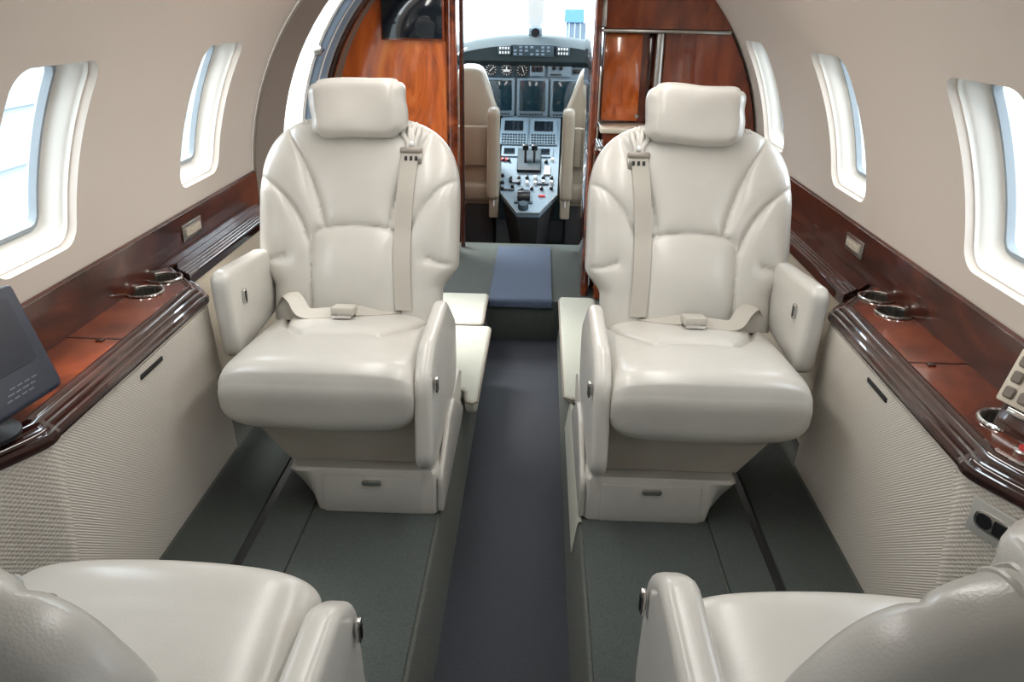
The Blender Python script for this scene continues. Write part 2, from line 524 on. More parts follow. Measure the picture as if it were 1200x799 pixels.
        lt = finish('latch', b, 'chrome', a, **K)
        b = B()
        slab(b, round_poly([Vector((ly+p, lz-drop+q)) for p, q in ((-0.005, -0.014), (0.005, -0.014), (0.005, 0.014), (-0.005, 0.014))], 0.005, 6), lx-0.0045, lx+0.0045, 0.001, lambda u, v, x: Vector((s*x, u, v)), seg=2, n=30)
        finish('latch_button', b, 'black', lt, **K)
        return a
    arm('armrest', 0.262-arm_w+arm_in, 0.262+arm_in, [(-0.20, 0.130), (-0.315, 0.175), (-0.290, 0.395), (-0.21, 0.452+arm_up), (0.07, 0.457), (0.26, 0.33), (0.26, 0.130)], [0.03, 0.05, 0.07, 0.07, 0.06, 0.08, 0.1], 0.017, arm_drop, 0.270+arm_in, -0.255, 0.37, 0.006)
    arm('armrest', -0.294, -0.246, [(-0.080, 0.335), (-0.105, 0.572), (0.22, 0.540), (0.28, 0.35)], [0.03, 0.035, 0.05, 0.04], 0.018, 0.0, -0.2395, -0.020, 0.485, 0.004)
    # ---- harness: shoulder belt on the aisle side, lap belt with buckle
    b = B(); pth, wd, nr = [], [], []
    for l in np.linspace(0.478, 0.035, 22):
        x = s*(0.148-0.012*math.sin((0.478-l)/0.44*PI)) - s*0.012*(0.478-l)/0.44
        f = max(float(back_front(np.array([xx]), np.array([l]))[0][0]) for xx in (x-0.022, x, x+0.022))
        pth.append(bp(x, l, f+0.004)); wd.append(X*0.046); nr.append(Nf)
    ribbon(b, pth, wd, nr, 0.0025)
    sb = finish('shoulder_belt', b, 'belt', root, angle=30, **K)
    b = B()
    f = float(back_front(np.array([s*0.15]), np.array([0.468]))[0][0])
    rt = Matrix((X, -Nf, A)).transposed()
    rbox(b, bp(s*0.149, 0.452, f+0.004), (0.058, 0.012, 0.036), 0.004, 2, rt)
    for dx in (-0.012, 0.0, 0.012):
        pass
    gd = finish('belt_guide', b, 'satin', sb, **K)
    b = B(); rbox(b, bp(s*0.149, 0.470, f+0.010), (0.062, 0.014, 0.016), 0.006, 3, rt)
    finish('guide_roller', b, 'belt_dark', gd, **K)
    b = B()
    for dx in (-0.014, 0.0, 0.014): rbox(b, bp(s*0.149+dx, 0.448, f+0.011), (0.008, 0.004, 0.012), 0.001, 1, rt)
    finish('guide_slot', b, 'black', gd, **K)
    b = B() if gather else None      # gathered leather where the belt leaves the shoulder
    for k in range(4 if gather else 0):
        x0 = s*(0.125+0.014*k)
        tube(b, smooth_line([on_back(x0, 0.535, -0.002), on_back(x0+s*0.004*math.sin(k*2), 0.515, 0.004), on_back(s*(0.138+0.007*k), 0.492, 0.003), on_back(s*(0.140+0.006*k), 0.474, 0.002)], 5), 0.0075, 8)
    if gather: finish('gathered_leather', b, 'leather', back, angle=80, **K)
    b = B(); lathe(b, [(0.001, 0.0), (0.006, 0.0), (0.007, 0.003), (0.004, 0.006), (0.001, 0.0065)], (0, 0, 0), 'Z', 14)
    mt = Matrix.Translation(on_back(s*0.150, 0.487, 0.011)) @ Vector((0, 0, 1)).rotation_difference(Nf).to_matrix().to_4x4()
    bmesh.ops.transform(b, matrix=mt, verts=b.verts[:])
    finish('snap_stud', b, 'white', sb, **K)
    # lap straps follow the cushion: from each rear corner forward to the middle
    def top_z(x, y): return 0.372+0.10*(0.285-y)*1.1 if y > -0.06 else 0.42
    def strap(pts):
        b = B(); P2 = smooth_line([Vector(p) for p in pts], 6); wd, nr = [], []
        for i, p in enumerate(P2):
            t = (P2[min(i+1, len(P2)-1)]-P2[max(i-1, 0)]).normalized()
            n_ = Vector((0, -0.3, 1)); w = t.cross(n_).normalized()
            wd.append(w*0.044); nr.append(w.cross(t))
        ribbon(b, P2, wd, nr, 0.003)
        return finish('lap_belt', b, 'belt', root, angle=40, **K)
    strap([(-s*0.222, 0.190, 0.395), (-s*0.195, 0.170, 0.425), (-s*0.165, 0.140, 0.418), (-s*0.13, 0.100, 0.396), (-s*0.07, 0.100, 0.398), (-s*0.03, 0.112, 0.397)])
    strap([(s*0.215, 0.225, 0.39), (s*0.18, 0.215, 0.388), (s*0.13, 0.190, 0.384), (s*0.06, 0.145, 0.390), (s*0.00, 0.118, 0.399)])
    b = B(); rbox(b, (-s*0.022, 0.098, 0.408), (0.060, 0.066, 0.024), 0.005, 3, Matrix.Rotation(-0.2, 3, 'X'))
    bu = finish('buckle', b, 'belt', root, **K)
    b = B(); rbox(b, (-s*0.022, 0.062, 0.404), (0.052, 0.008, 0.012), 0.003, 2)
    finish('buckle_plate', b, 'chrome', bu, **K)
    return root

G = 'club four cream leather seats'
make_seat('passenger_seat', 'cream leather seat facing aft, under the dark wall screen and orange wood bulkhead', G, 1, (-0.44, 1.85, FZ), 0, 19, back_x=-0.008)
make_seat('passenger_seat', 'cream leather seat facing aft, in front of the red wood galley cabinet', G, -1, (0.447, 1.85, FZ), 0, 19, back_x=0.018)
make_seat('passenger_seat', 'cream leather seat with lowered armrest, seen from behind beside the navy monitor', G, -1, (-0.47, 0.60, FZ), PI, 3, arm_drop=0.022, arm_in=0.012, arm_w=0.05, back_drop=0.042, head_x=0.05, head_l=0.42, gather=False)
make_seat('passenger_seat', 'cream leather seat with raised rounded armrest, seen from behind beside the keypad cabinet', G, 1, (0.475, 0.585, FZ), PI, 3, arm_drop=-0.062, arm_w=0.052, back_drop=0.012, head_x=-0.05, head_l=0.43, gather=False)

# ------------------------------------------------------------------ cabin shell
R, ZC = 0.93, 0.76
A0, A1 = math.asin((0.805-ZC)/R), math.radians(58)

def shell(side, y, a, h=0.0):
    return Vector((side*(R+h)*math.cos(a), y, ZC+(R+h)*math.sin(a)))

def rrect(cy, cs, w, h, r, n):
    """rounded rectangle, 4*n points starting at the middle of a corner, going round"""
    out = []
    c = [(w/2-r, h/2-r), (-w/2+r, h/2-r), (-w/2+r, -h/2+r), (w/2-r, -h/2+r)]
    dense = []
    for k in range(4):
        for j in range(13):
            a = PI/2*k+PI/2*j/12
            dense.append((c[k][0]+r*math.cos(a), c[k][1]+r*math.sin(a)))
    dense = dense[6:]+dense[:6]         # start at 45 degrees of corner 0
    # four sections, corner middle to corner middle
    res = []
    for k in range(4):
        sec = [Vector(p) for p in (dense[13*k:13*k+13]+[dense[(13*k+13) % 52]])]
        res += resample(sec, n+1, closed=False)[:-1]
    return [Vector((cy+p.x, cs+p.y)) for p in res]

def rect(y0, y1, s0, s1, n):
    c = [Vector((y1, s1)), Vector((y0, s1)), Vector((y0, s0)), Vector((y1, s0))]
    out = []
    for k in range(4):
        for j in range(n): out.append(c[k].lerp(c[(k+1) % 4], j/n))
    return out

WIN_W, WIN_H, WIN_R = 0.275, 0.395, 0.045
WS = R*math.asin((1.060-ZC)/R)      # arc height of the window centre

def cabin_wall(name, side, y0, y1, wins):
    b = B(); n = 24
    def strip(a, c):
        k = max(1, int((c-a)/0.12))
        loft(b, [[shell(side, a+(c-a)*i/k, A0+(A1-A0)*j/n) for j in range(n+1)] for i in range(k+1)], closed=False, cap=False)
    cur = y0
    for w in wins:
        a, c = w-0.2, w+0.2
        if a > cur: strip(cur, a)
        cur = c
        outer = rect(a, c, R*A0, R*A1, n); inner = rrect(w, WS, WIN_W, WIN_H, WIN_R, n)
        rows = []
        for k in range(9):
            t = k/8
            rows.append([shell(side, *(lambda p: (p.x, p.y/R))(o.lerp(i_, t))) for o, i_ in zip(outer, inner)])
        for k in range(1, 6):           # rolled lip into the window
            g = PI/2*k/5
            lp = rrect(w, WS, WIN_W-0.012*(1-math.cos(g)), WIN_H-0.012*(1-math.cos(g)), WIN_R, n)
            rows.append([shell(side, p.x, p.y/R, 0.018*math.sin(g)) for p in lp])
        loft(b, rows, cap=False)
    if cur < y1: strip(cur, y1)
    bmesh.ops.remove_doubles(b, verts=b.verts[:], dist=0.0004)
    return structure(name, b, 'wall', angle=60)

WL = [-0.17, 0.635, 1.44, 2.225]; WR = [-0.17, 0.635, 1.44, 2.245, 3.02]
cabin_wall('wall_left', -1, -1.5, 2.66, WL)
cabin_wall('wall_right', 1, -1.5, 3.45, WR)
wn = 0
def window(side, w):
    global wn; wn += 1
    n = 24; b = B(); rows = []
    for h, k in ((0.016, 0.012), (0.026, 0.016), (0.028, 0.024), (0.045, 0.034), (0.066, 0.056), (0.070, 0.085)):
        rows.append([shell(side, p.x, p.y/R, h) for p in rrect(w, WS, WIN_W-k, WIN_H-k, WIN_R-k*0.3, n)])
    loft(b, rows, cap=False)
    fr = structure('window_%d' % wn, b, 'reveal', angle=70)
    b = B(); loops = []
    for h, k in ((0.066, 0.056), (0.058, 0.070), (0.058, 0.086), (0.072, 0.094), (0.078, 0.085), (0.078, 0.056)):
        loops.append([shell(side, p.x, p.y/R, h) for p in rrect(w, WS, WIN_W-k, WIN_H-k, WIN_R-k*0.3, n)])
    loft(b, loops, wrap=True)
    finish('gasket', b, 'gasket', fr)
    b = B()
    lp = [shell(side, p.x, p.y/R, 0.075) for p in rrect(w, WS, WIN_W-0.09, WIN_H-0.09, WIN_R-0.03, n)]
    c = shell(side, w, WS/R, 0.075)
    loft(b, [lp, [c+(p-c)*0.5 for p in lp], [c+(p-c)*0.1 for p in lp]], cap=False)
    b.faces.new(list(b.verts)[-len(lp):])
    finish('pane', b, 'glass', fr)
for w in WL: window(-1, w)
for w in WR: window(1, w)

def arc_panel(name, mat, side, y0, y1, a0, a1, h, th, kind=True, parent=None, n=24):
    b = B(); rows = []
    for j in range(n+1):
        a = math.radians(a0+(a1-a0)*j/n)
        rows.append([shell(side, y0, a, h), shell(side, y1, a, h), shell(side, y1, a, h+th), shell(side, y0, a, h+th)])
    loft(b, rows)
    o = finish(name, b, mat, parent)
    if kind and parent is None: o['kind'] = 'structure'
    return o
arc_panel('ceiling', 'ceil', 1, -1.5, 4.0, 58, 122, 0, 0.03)
# lower fuselage lining, behind the cabinets
for side, nm, ye in ((-1, 'left', 2.66), (1, 'right', 3.45)):
    b = B(); x0, x1 = sorted((side*0.936, side*0.960)); span(b, (x0, -1.5, -0.04), (x1, ye, 0.812), 0)
    structure('wall_%s_lower' % nm, b, 'sidecream', smooth=False)
b = B()
lathe(b, [(0.02, 0.0), (0.94, 0.0), (0.94, -0.03), (0.02, -0.03)], (0, -1.5, ZC), 'Y', 48)
structure('wall_aft', b, 'wall')
# taupe door surround, doorway, door frame with seals
arc_panel('trim_1', 'surround', -1, 2.662, 2.97, -38, 58, -0.012, 0.08)
door = arc_panel('door_1', 'reveal', -1, 3.325, 3.37, -38, 58, 0.02, 0.10)
for yy, h, r, mt in ((3.392, 0.012, 0.018, 'seal'), (3.432, 0.012, 0.015, 'reveal'), (3.470, 0.008, 0.020, 'seal'), (3.512, 0.002, 0.016, 'gasket')):
    b = B(); tube(b, [shell(-1, yy, math.radians(-36+94*k/40), h) for k in range(41)], r, 10)
    finish('door_seal', b, mt, door)
arc_panel('door_frame', 'post_white', -1, 3.375, 3.64, -38, 58, 0.03, 0.05, parent=door)
b = B(); tube(b, [shell(-1, 3.60, math.radians(-36+94*k/40), -0.004) for k in range(41)], 0.022, 10)
finish('door_trim', b, 'wood_dark', door)
b = B(); p = shell(-1, 3.318, math.radians(25.5), 0.012)
lathe(b, [(0.001, 0.018), (0.016, 0.016), (0.022, 0.006), (0.022, -0.012), (0.001, -0.012)], p, 'X', 18)
lt = finish('door_latch', b, 'satin', door)
b = B(); rbox(b, p+Vector((0.02, 0, 0)), (0.01, 0.03, 0.012), 0.003); finish('latch_button', b, 'black', lt)
arc_panel('wall_left_front', 'surround', -1, 3.64, 4.0, -38, 58, 0.0, 0.05)

# ------------------------------------------------------------------ floors
b = B(); span(b, (-0.30, -1.5, -0.04), (0.30, 3.17, 0.0), 0); structure('floor', b, 'aisle', smooth=False)
for side, nm in ((-1, 'left'), (1, 'right')):
    b = B()
    prof = [Vector(p) for p in ((0.148, 0.0), (0.172, FZ), (0.935, FZ), (0.935, -0.04), (0.148, -0.04))]
    pr = round_poly(prof, [0.004, 0.016, 0.0, 0.0, 0.0], 5)
    loft(b, [[(side*p.x, y, p.y) for p in pr] for y in np.linspace(-1.5, 3.17, 12)])
    structure('floor_%s' % nm, b, 'carpet_side')
b = B(); span(b, (-0.93, 3.172, -0.04), (0.93, 4.05, FZ-0.004), 0.006); structure('floor_entry', b, 'carpet')
b = B(); span(b, (-0.9, 4.05, -0.10), (0.9, 5.6, -0.02), 0); structure('floor_cockpit', b, 'cockpit_dark', smooth=False)
for side, nm, lab in ((-1, 'left', 'dark grey-green carpet mat in the footwell beside the navy monitor cabinet'), (1, 'right', 'dark grey-green carpet mat in the footwell beside the keypad cabinet')):
    b = B(); 
    x0, x1 = sorted((side*0.178, side*0.482)); span(b, (x0, 0.93, FZ), (x1, 1.605, FZ+0.010), 0.005, 2)
    tag(finish('carpet_mat', b, 'carpet', None), lab, 'mat')
    b = B()
    slab(b, round_poly([Vector((side*u, v)) for u, v in ((0.490, 0.93), (0.592, 0.93), (0.592, 2.40), (0.490, 2.40))], 0.004, 3), FZ, FZ+0.008, 0.003, lambda u, v, x: Vector((u, v, x)), seg=2, n=80)
    tag(finish('carpet_strip', b, 'carpet'), 'narrow carpet strip between the mat and floor groove, %s' % ('under the monitor side' if side < 0 else 'under the keypad side'), 'carpet')
    b = B()
    x0, x1 = sorted((side*0.614, side*0.775)); span(b, (x0, 0.60, FZ), (x1, 2.40, FZ+0.008), 0.004, 2)
    tag(finish('carpet_strip', b, 'carpet'), 'carpet strip along the foot of the woven cabinet %s' % ('with the navy monitor' if side < 0 else 'with the keypad'), 'carpet')
    b = B()
    x0, x1 = sorted((side*0.593, side*0.613)); span(b, (x0, 0.6, FZ), (x1, 2.4, FZ+0.003), 0.001, 1)
    structure('trim_track_%s' % nm, b, 'black')
# runner on the entry step
b = B()
pr = round_poly([Vector(p) for p in ((3.955, FZ), (3.955, FZ+0.008), (3.158, FZ+0.008), (3.154, FZ-0.03), (3.166, FZ-0.03), (3.166, FZ))], [0.002, 0.004, 0.02, 0.002, 0.002, 0.008], 5)
loft(b, [[(x, p.x, p.y) for p in pr] for x in (-0.150, 0.120)])
tag(finish('carpet_runner', b, 'runner'), 'blue-grey carpet runner over the entry step at the end of the aisle', 'carpet')

# pale plinth covers on the aisle edges
def plinth(name, label, side, x0, x1, y0, y1, z0, z1, pts=None):
    root = thing(name, label, 'plinth', (side*(x0+x1)/2, (y0+y1)/2, z0), 'pale covered plinths along the aisle')
    b = B()
    o = round_poly([Vector(p) for p in (pts or ((x0, y0), (x1, y0), (x1, y1), (x0, y1)))], 0.016, 4)
    slab(b, o, z0, z1, 0.014, lambda u, v, x: Vector((side*u, v, x)), seg=4, n=70)
    finish('cover', b, 'plinth', root)
    b = B(); oo = resample(inset2(resample(o, 70), 0.001), 70)
    tube(b, [Vector((side*p.x, p.y, z1-0.008)) for p in oo], 0.004, 6, closed=True)
    finish('piping', b, 'surround', root)
    return root
plinth('floor_plinth', 'pale padded plinth with dark piping beside the aisle, behind the seat below the wall screen', -1, 0.115, 0.30, 2.22, 2.76, FZ+0.001, 0.225, [(0.120, 2.13), (0.160, 2.14), (0.162, 2.225), (0.30, 2.225), (0.30, 2.76), (0.115, 2.76)])
plinth('floor_plinth', 'short pale padded plinth at the aisle edge next to the entry step', -1, 0.150, 0.36, 2.80, 3.15, FZ+0.001, 0.215)
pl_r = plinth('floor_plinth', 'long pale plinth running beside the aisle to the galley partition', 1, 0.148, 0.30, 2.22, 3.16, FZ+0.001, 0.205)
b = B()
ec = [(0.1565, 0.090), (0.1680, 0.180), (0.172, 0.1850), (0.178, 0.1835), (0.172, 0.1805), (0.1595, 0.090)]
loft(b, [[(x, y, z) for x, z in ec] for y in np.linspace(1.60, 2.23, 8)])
finish('lit_carpet_edge', b, 'plinth', pl_r)  # pale cloth strip imitates door light falling on the carpet edge

# ------------------------------------------------------------------ side cabinets with ledges
def arcpath(c): return [Vector(p) for p in c]
MOLD = [(0.050, 0.700), (0.044, 0.7015), (0.038, 0.699), (0.035, 0.696), (0.030, 0.6955), (0.024, 0.692), (0.022, 0.688), (0.017, 0.687), (0.012, 0.682), (0.011, 0.679), (0.006, 0.678), (0.001, 0.673), (0.0, 0.666), (0.002, 0.660), (0.006, 0.656), (0.050, 0.656)]

def fill_holes(bm, outer, holes, z, x_s):
    es = []
    for lp in [outer]+holes:
        vs = [bm.verts.new((x_s*p[0], p[1], z)) for p in lp]
        es += [bm.edges.new((vs[i], vs[(i+1) % len(vs)])) for i in range(len(vs))]
    bmesh.ops.triangle_fill(bm, edges=es, use_beauty=True)

def circle2(c, r, n=28): return [(c[0]+r*math.cos(2*PI*k/n), c[1]+r*math.sin(2*PI*k/n)) for k in range(n)]

def cup_holder(root, c, r, s, depth=0.06):
    b = B()
    lathe(b, [(r-0.003, 0.699), (r-0.003, 0.7030), (r, 0.7050), (r+0.004, 0.7040), (r+0.005, 0.7008), (r+0.001, 0.6995), (r+0.001, 0.697)], (s*c[0], c[1], 0), 'Z', 40, closed=True)
    rim = finish('cup_holder', b, 'chrome', root)
    b = B(); rows = []; n = 96
    for z, k in ((0.700, 1), (0.70-depth, 1), (0.70-depth, 0.55), (0.70-depth, 0.05)):
        rows.append([(s*c[0]+(r-0.003)*k*(1+0.03*(k > 0.9)*math.cos(24*2*PI*q/n)-0.03)*math.cos(2*PI*q/n), c[1]+(r-0.003)*k*(1+0.03*(k > 0.9)*math.cos(24*2*PI*q/n)-0.03)*math.sin(2*PI*q/n), z) for q in range(n)])
    rows = rows+[[(p[0], p[1], p[2]-0.002) for p in rows[-1]], [(s*c[0]+(r+0.0005)*math.cos(2*PI*q/n), c[1]+(r+0.0005)*math.sin(2*PI*q/n), 0.698-depth) for q in range(n)], [(s*c[0]+(r+0.0005)*math.cos(2*PI*q/n), c[1]+(r+0.0005)*math.sin(2*PI*q/n), 0.700) for q in range(n)]]
    loft(b, rows, wrap=True)
    finish('cup_liner', b, 'satin', rim, angle=30)
    return rim

def rake(bm):
    """the forward end of the cabinet leans forward towards the floor"""
    for v in bm.verts: v.co.y += 0.11*max(0, (0.656-v.co.z)/0.476)*min(1, max(0, (v.co.y-1.5)/0.28))

def cabinet(s, label):
    root = thing('side_cabinet', label, 'cabinet', (s*0.84, 1.35, FZ), 'woven side cabinets with wooden ledges')
    path = [(0.925, 1.985), (0.80, 1.862), (0.757, 1.80), (0.750, 1.10), (0.790, 1.02), (0.850, 0.78), (0.915, 0.55)]
    path = [Vector(p) for p in path]
    path = [path[0]]+smooth_line(path[1:3]+[path[2].lerp(path[3], 0.04)], 4)+smooth_line([path[3]+Vector((0, 0.04)), path[3], path[4]], 5)+path[5:]
    # drop duplicates
    pp = [path[0]]
    for p in path[1:]:
        if (p-pp[-1]).length > 0.004: pp.append(p)
    path = pp
    b = B(); sweep(b, path, MOLD, s)
    finish('ledge_molding', b, 'molding', root, angle=30)
    # top, 48 mm in from the edge, with holes for the cups
    def off(path, d):
        out = []
        n = len(path)
        for i in range(n):
            d1 = (path[i]-path[i-1]).normalized() if i > 0 else (path[1]-path[0]).normalized()
            d2 = (path[i+1]-path[i]).normalized() if i < n-1 else d1
            n1 = Vector((-d1.y, d1.x)); n2 = Vector((-d2.y, d2.x)); m = (n1+n2).normalized(); k = 1/max(m.dot(n1), 0.3)
            if m.x < 0: m = -m
            out.append(path[i]+m*k*d)
        return out
    inner = off(path, 0.047)
    inner = [Vector((min(p.x, 0.926), p.y)) for p in inner]
    outer = [Vector((0.927, inner[0].y))]+inner[1:]+[Vector((0.927, inner[-1].y))]
    cups = [((0.886, 1.742), 0.040), ((0.886, 1.846), 0.040)]
    if s > 0: cups.append(((0.868, 1.222), 0.042))
    b = B()
    fill_holes(b, [tuple(p) for p in outer], [circle2(c, r) for c, r in cups], 0.6995, s)
    top = finish('ledge_top', b, 'wood', root, smooth=False)
    if top.data.polygons[0].normal.z < 0: top.data.flip_normals()
    for c, r in cups: cup_holder(root, c, r, s)
    # body below
    b = B(); sweep(b, path, [(0.010, 0.656), (0.034, FZ+0.001), (0.09, FZ+0.001), (0.09, 0.656)], s)
    rake(b)
    finish('body', b, 'weave_coarse', root, angle=25)
    b = B()
    for q in [0]:
        lo = [(0.7545, 0.650), (0.7770, FZ+0.004), (0.7850, FZ+0.004), (0.7640, 0.650)]
        loft(b, [[(s*(x+0.006), y, z) for x, z in lo] for y in (1.13, 1.79)])
    rake(b)
    dr = finish('door', b, 'weave', root, smooth=False)
    b = B(); span(b, (s*0.7585, 1.43, 0.622), (s*0.7660, 1.53, 0.633), 0.002); lt = finish('latch_slot', b, 'black', dr)
    # dividing line of the ledge lid
    b = B(); span(b, (s*0.800, 1.460, 0.6996), (s*0.926, 1.464, 0.7002), 0)
    finish('lid_joint', b, 'black', root, smooth=False)
    b = B(); span(b, (s*0.835, 1.445, 0.6996), (s*0.850, 1.4600, 0.7030), 0.001)
    finish('lid_pull', b, 'molding', root)
    return root
cabL = cabinet(-1, 'woven-front side cabinet with glossy burl ledge carrying the navy monitor')
cabR = cabinet(1, 'woven-front side cabinet with glossy burl ledge, keypad and three cup holders')

# keypad, outlet and red button on the cabinet opposite the monitor
def rot_to(nv):
    nv = Vector(nv).normalized(); zx = Vector((0, 0, 1)); xx = zx.cross(nv).normalized(); yy = nv.cross(xx)
    return Matrix((xx, nv, yy)).transposed()     # local y is the outward normal
kr = rot_to((-0.90, -0.35, 0.35)); kc = Vector((0.880, 1.155, 0.790))
b = B(); rbox(b, kc, (0.15, 0.012, 0.095), 0.004, 2, kr); kp = finish('keypad', b, 'counter', cabR)
b = B()
for i in range(5):
    for j in range(3):
        rbox(b, kc+kr @ Vector((0.056-0.028*i, 0.008, 0.028-0.028*j)), (0.020, 0.006, 0.020), 0.003, 1, kr)
finish('keypad_button', b, 'surround', kp)
b = B(); rbox(b, kc+kr @ Vector((0, -0.012, -0.072)), (0.13, 0.012, 0.06), 0.004, 2, kr); finish('keypad_stand', b, 'wood_dark', kp)
b = B(); rbox(b, kc+kr @ Vector((0, -0.004, -0.055)), (0.10, 0.012, 0.012), 0.003, 2, kr); finish('keypad_bracket', b, 'chrome', kp)
b = B(); lathe(b, [(0.001, 0.698), (0.018, 0.698), (0.018, 0.704), (0.013, 0.706), (0.001, 0.706)], (0.842, 1.118, 0), 'Z', 24)
bz = finish('call_button_bezel', b, 'chrome', cabR)
b = B(); lathe(b, [(0.001, 0.704), (0.011, 0.704), (0.010, 0.710), (0.001, 0.712)], (0.842, 1.118, 0), 'Z', 24); finish('call_button', b, 'red', bz)
on = Vector((-0.90, -0.43, 0.04)); orr = rot_to(on); oc = Vector((0.783, 1.050, 0.605))
b = B(); rbox(b, oc, (0.088, 0.006, 0.062), 0.006, 2, orr); op = finish('outlet_plate', b, 'plate', cabR)
b = B(); slab(b, round_poly([Vector(p) for p in ((-0.033, -0.016), (0.033, -0.016), (0.033, 0.016), (-0.033, 0.016))], 0.0155, 8), 0.0028, 0.0055, 0.001, lambda u, v, x: oc+orr @ Vector((u, x, v)), seg=2, n=50)
pl = finish('outlet_bezel', b, 'chrome', op)
for dx, w, mt in ((0.014, 0.026, 'black'), (-0.015, 0.026, 'black')):
    b = B(); slab(b, round_poly([Vector((dx+p*w/2, q*0.0125)) for p, q in ((-1, -1), (1, -1), (1, 1), (-1, 1))], 0.012 if dx < 0 else 0.004, 6), 0.0050, 0.0068, 0.0005, lambda u, v, x: oc+orr @ Vector((u, x, v)), seg=1, n=40)
    finish('socket', b, mt, pl)

# wooden dado strip between ledge and wall, narrow ledge further forward
def dado(s, y1):
    b = B()
    pr = [(0.9285, 0.690), (0.9300, 0.808), (0.9260, 0.812), (0.9180, 0.806), (0.9185, 0.690)]
    loft(b, [[(s*x, y, z) for x, z in pr] for y in np.linspace(0.3, y1, 10)])
    o = structure('trim_%d' % (2 if s < 0 else 3), b, 'dado', angle=30)
    b = B(); tube(b, [(s*0.9185, y, 0.8065) for y in np.linspace(0.3, y1, 10)], 0.0022, 6); finish('edge_bead', b, 'wood_dark', o)
    v = thing('air_vent', 'small silver framed vent plate on the dark dado %s' % ('above the burl ledge with the monitor' if s < 0 else 'above the burl ledge with the keypad'), 'vent', (s*0.918, 2.105, 0.755), 'vent plates on the wooden dado')
    b = B(); span(b, (s*0.9181, 2.045, 0.734), (s*0.913, 2.170, 0.780), 0.003); finish('frame', b, 'satin', v)
    b = B(); span(b, (s*0.9140, 2.057, 0.743), (s*0.9115, 2.158, 0.771), 0.001); finish('grille', b, 'belt_dark', v)
    b = B()
    for k in range(9): span(b, (s*0.9130, 2.064+0.0105*k, 0.747), (s*0.9095, 2.069+0.0105*k, 0.767), 0.0005, 1)
    finish('slat', b, 'counter', v)
    return o
dado(-1, 2.66); dado(1, 3.2)

def rail(s, xi, y1, label):
    root = thing('side_rail', label, 'ledge', (s*0.87, 2.4, FZ), 'narrow ribbed ledges beside the forward seats')
    path = [Vector((xi+0.05, 1.90)), Vector((xi, 1.95)), Vector((xi, y1))] if False else [Vector((xi, 1.935)), Vector((xi, y1))]
    b = B()
    prof = []
    w = 0.917-xi
    ribs = 4; d = 0.052/ribs
    for k in range(ribs):
        for j in range(7):
            a = PI*j/6
            prof.append((d*(k+0.5)-math.cos(a)*d*0.5, 0.694+0.007*math.sin(a)))
    prof = [(0.0, 0.672), (0.0, 0.688)]+prof+[(0.056, 0.672)]
    y0 = 1.880 if s < 0 else 1.862
    rows = []
    for off, z in prof: pass
    loft(b, [[(s*(xi+o), yy+o*0.95, z) for o, z in prof] for yy in (y0,)]+[[(s*(xi+o), yy, z) for o, z in prof] for yy in (2.2, 2.6, y1)])
    finish('ribbed_molding', b, 'molding', root, angle=50)
    b = B(); loft(b, [[(s*(xi+0.056), y0+0.056, z) for z in (0.675, 0.6945)]+[(s*0.917, y0+0.11, z) for z in (0.6945, 0.675)], [(s*(xi+0.056), y1, z) for z in (0.675, 0.6945)]+[(s*0.917, y1, z) for z in (0.6945, 0.675)]])
    finish('ledge_top', b, 'wood_dark', root, smooth=False)
    b = B(); loft(b, [[(s*(xi+0.008), y0+0.01, 0.20), (s*(xi+0.004), y0+0.01, 0.671), (s*(xi+0.05), y0+0.06, 0.671), (s*(xi+0.05), y0+0.06, 0.20)],
                     [(s*(xi+0.008), y1, 0.20), (s*(xi+0.004), y1, 0.671), (s*(xi+0.05), y1, 0.671), (s*(xi+0.05), y1, 0.20)]])
    finish('side_panel', b, 'sidecream', root, smooth=False)
    return root
rail(-1, 0.836, 2.655, 'narrow ribbed mahogany ledge over a cream panel, ending at the taupe door surround')
rail(1, 0.812, 3.10, 'narrow ribbed mahogany ledge over a cream panel, leading to the galley cabinet')

# navy monitor on the ledge
def quad_slab(bm, tl, tr, br, bl, th, r):
    tl, tr, br, bl = map(Vector, (tl, tr, br, bl))
    nrm = (tr-tl).cross(bl-tl).normalized()
    o = [Vector(p) for p in ((0, 1), (1, 1), (1, 0), (0, 0))]
    def to3(u, v, x):
        a = bl.lerp(br, u); c = tl.lerp(tr, u); return a.lerp(c, v)+nrm*x
    w = (tr-tl).length; h = (tl-bl).length
    pts = round_poly([Vector((0, h)), Vector((w, h)), Vector((w, 0)), Vector((0, 0))], 0.012, 5)
    slab(bm, pts, -th/2, th/2, r, lambda u, v, x: to3(u/w, v/h, x), seg=3, n=80)
    return nrm, to3
mon = thing('monitor', 'navy blue cabin monitor standing on the burl ledge against the wall', 'monitor', (-0.86, 1.06, 0.70))
b = B()
TR, BR = Vector((-0.866, 1.25, 0.888)), Vector((-0.762, 1.175, 0.735))
dv = Vector((-0.02, -0.30, 0.012))
nrm, to3 = quad_slab(b, TR+dv*0.9, TR, BR, BR+dv*0.9, 0.030, 0.008)
finish('housing', b, 'navy', mon)
up = (TR-BR); sgn = 1 if nrm.x > 0 else -1
b = B(); quad_slab(b, TR+dv*0.92-up*0.10, TR+dv*0.09-up*0.10, BR+dv*0.09+up*0.30, BR+dv*0.92+up*0.30, 0.0325, 0.0005)
finish('screen', b, 'screen_matte', mon)
b = B()
for r_ in range(3):
    for k in range(11):
        if k in (4, 5) or (r_ == 2 and k > 7): continue
        u0 = 0.20+0.062*k+0.03*r_; c = to3(1-u0, 0.185-0.04*r_, 0.0)
        d = (BR-(BR+dv)).normalized(); e = (TR-BR).normalized()
        rt = Matrix((d, -nrm*sgn, e)).transposed()
        rbox(b, c+nrm*sgn*0.0153, (0.012+0.003*((k*r_) % 2), 0.0006, 0.0024), 0, 1, rt)
finish('bezel_print', b, 'navy_text', mon)
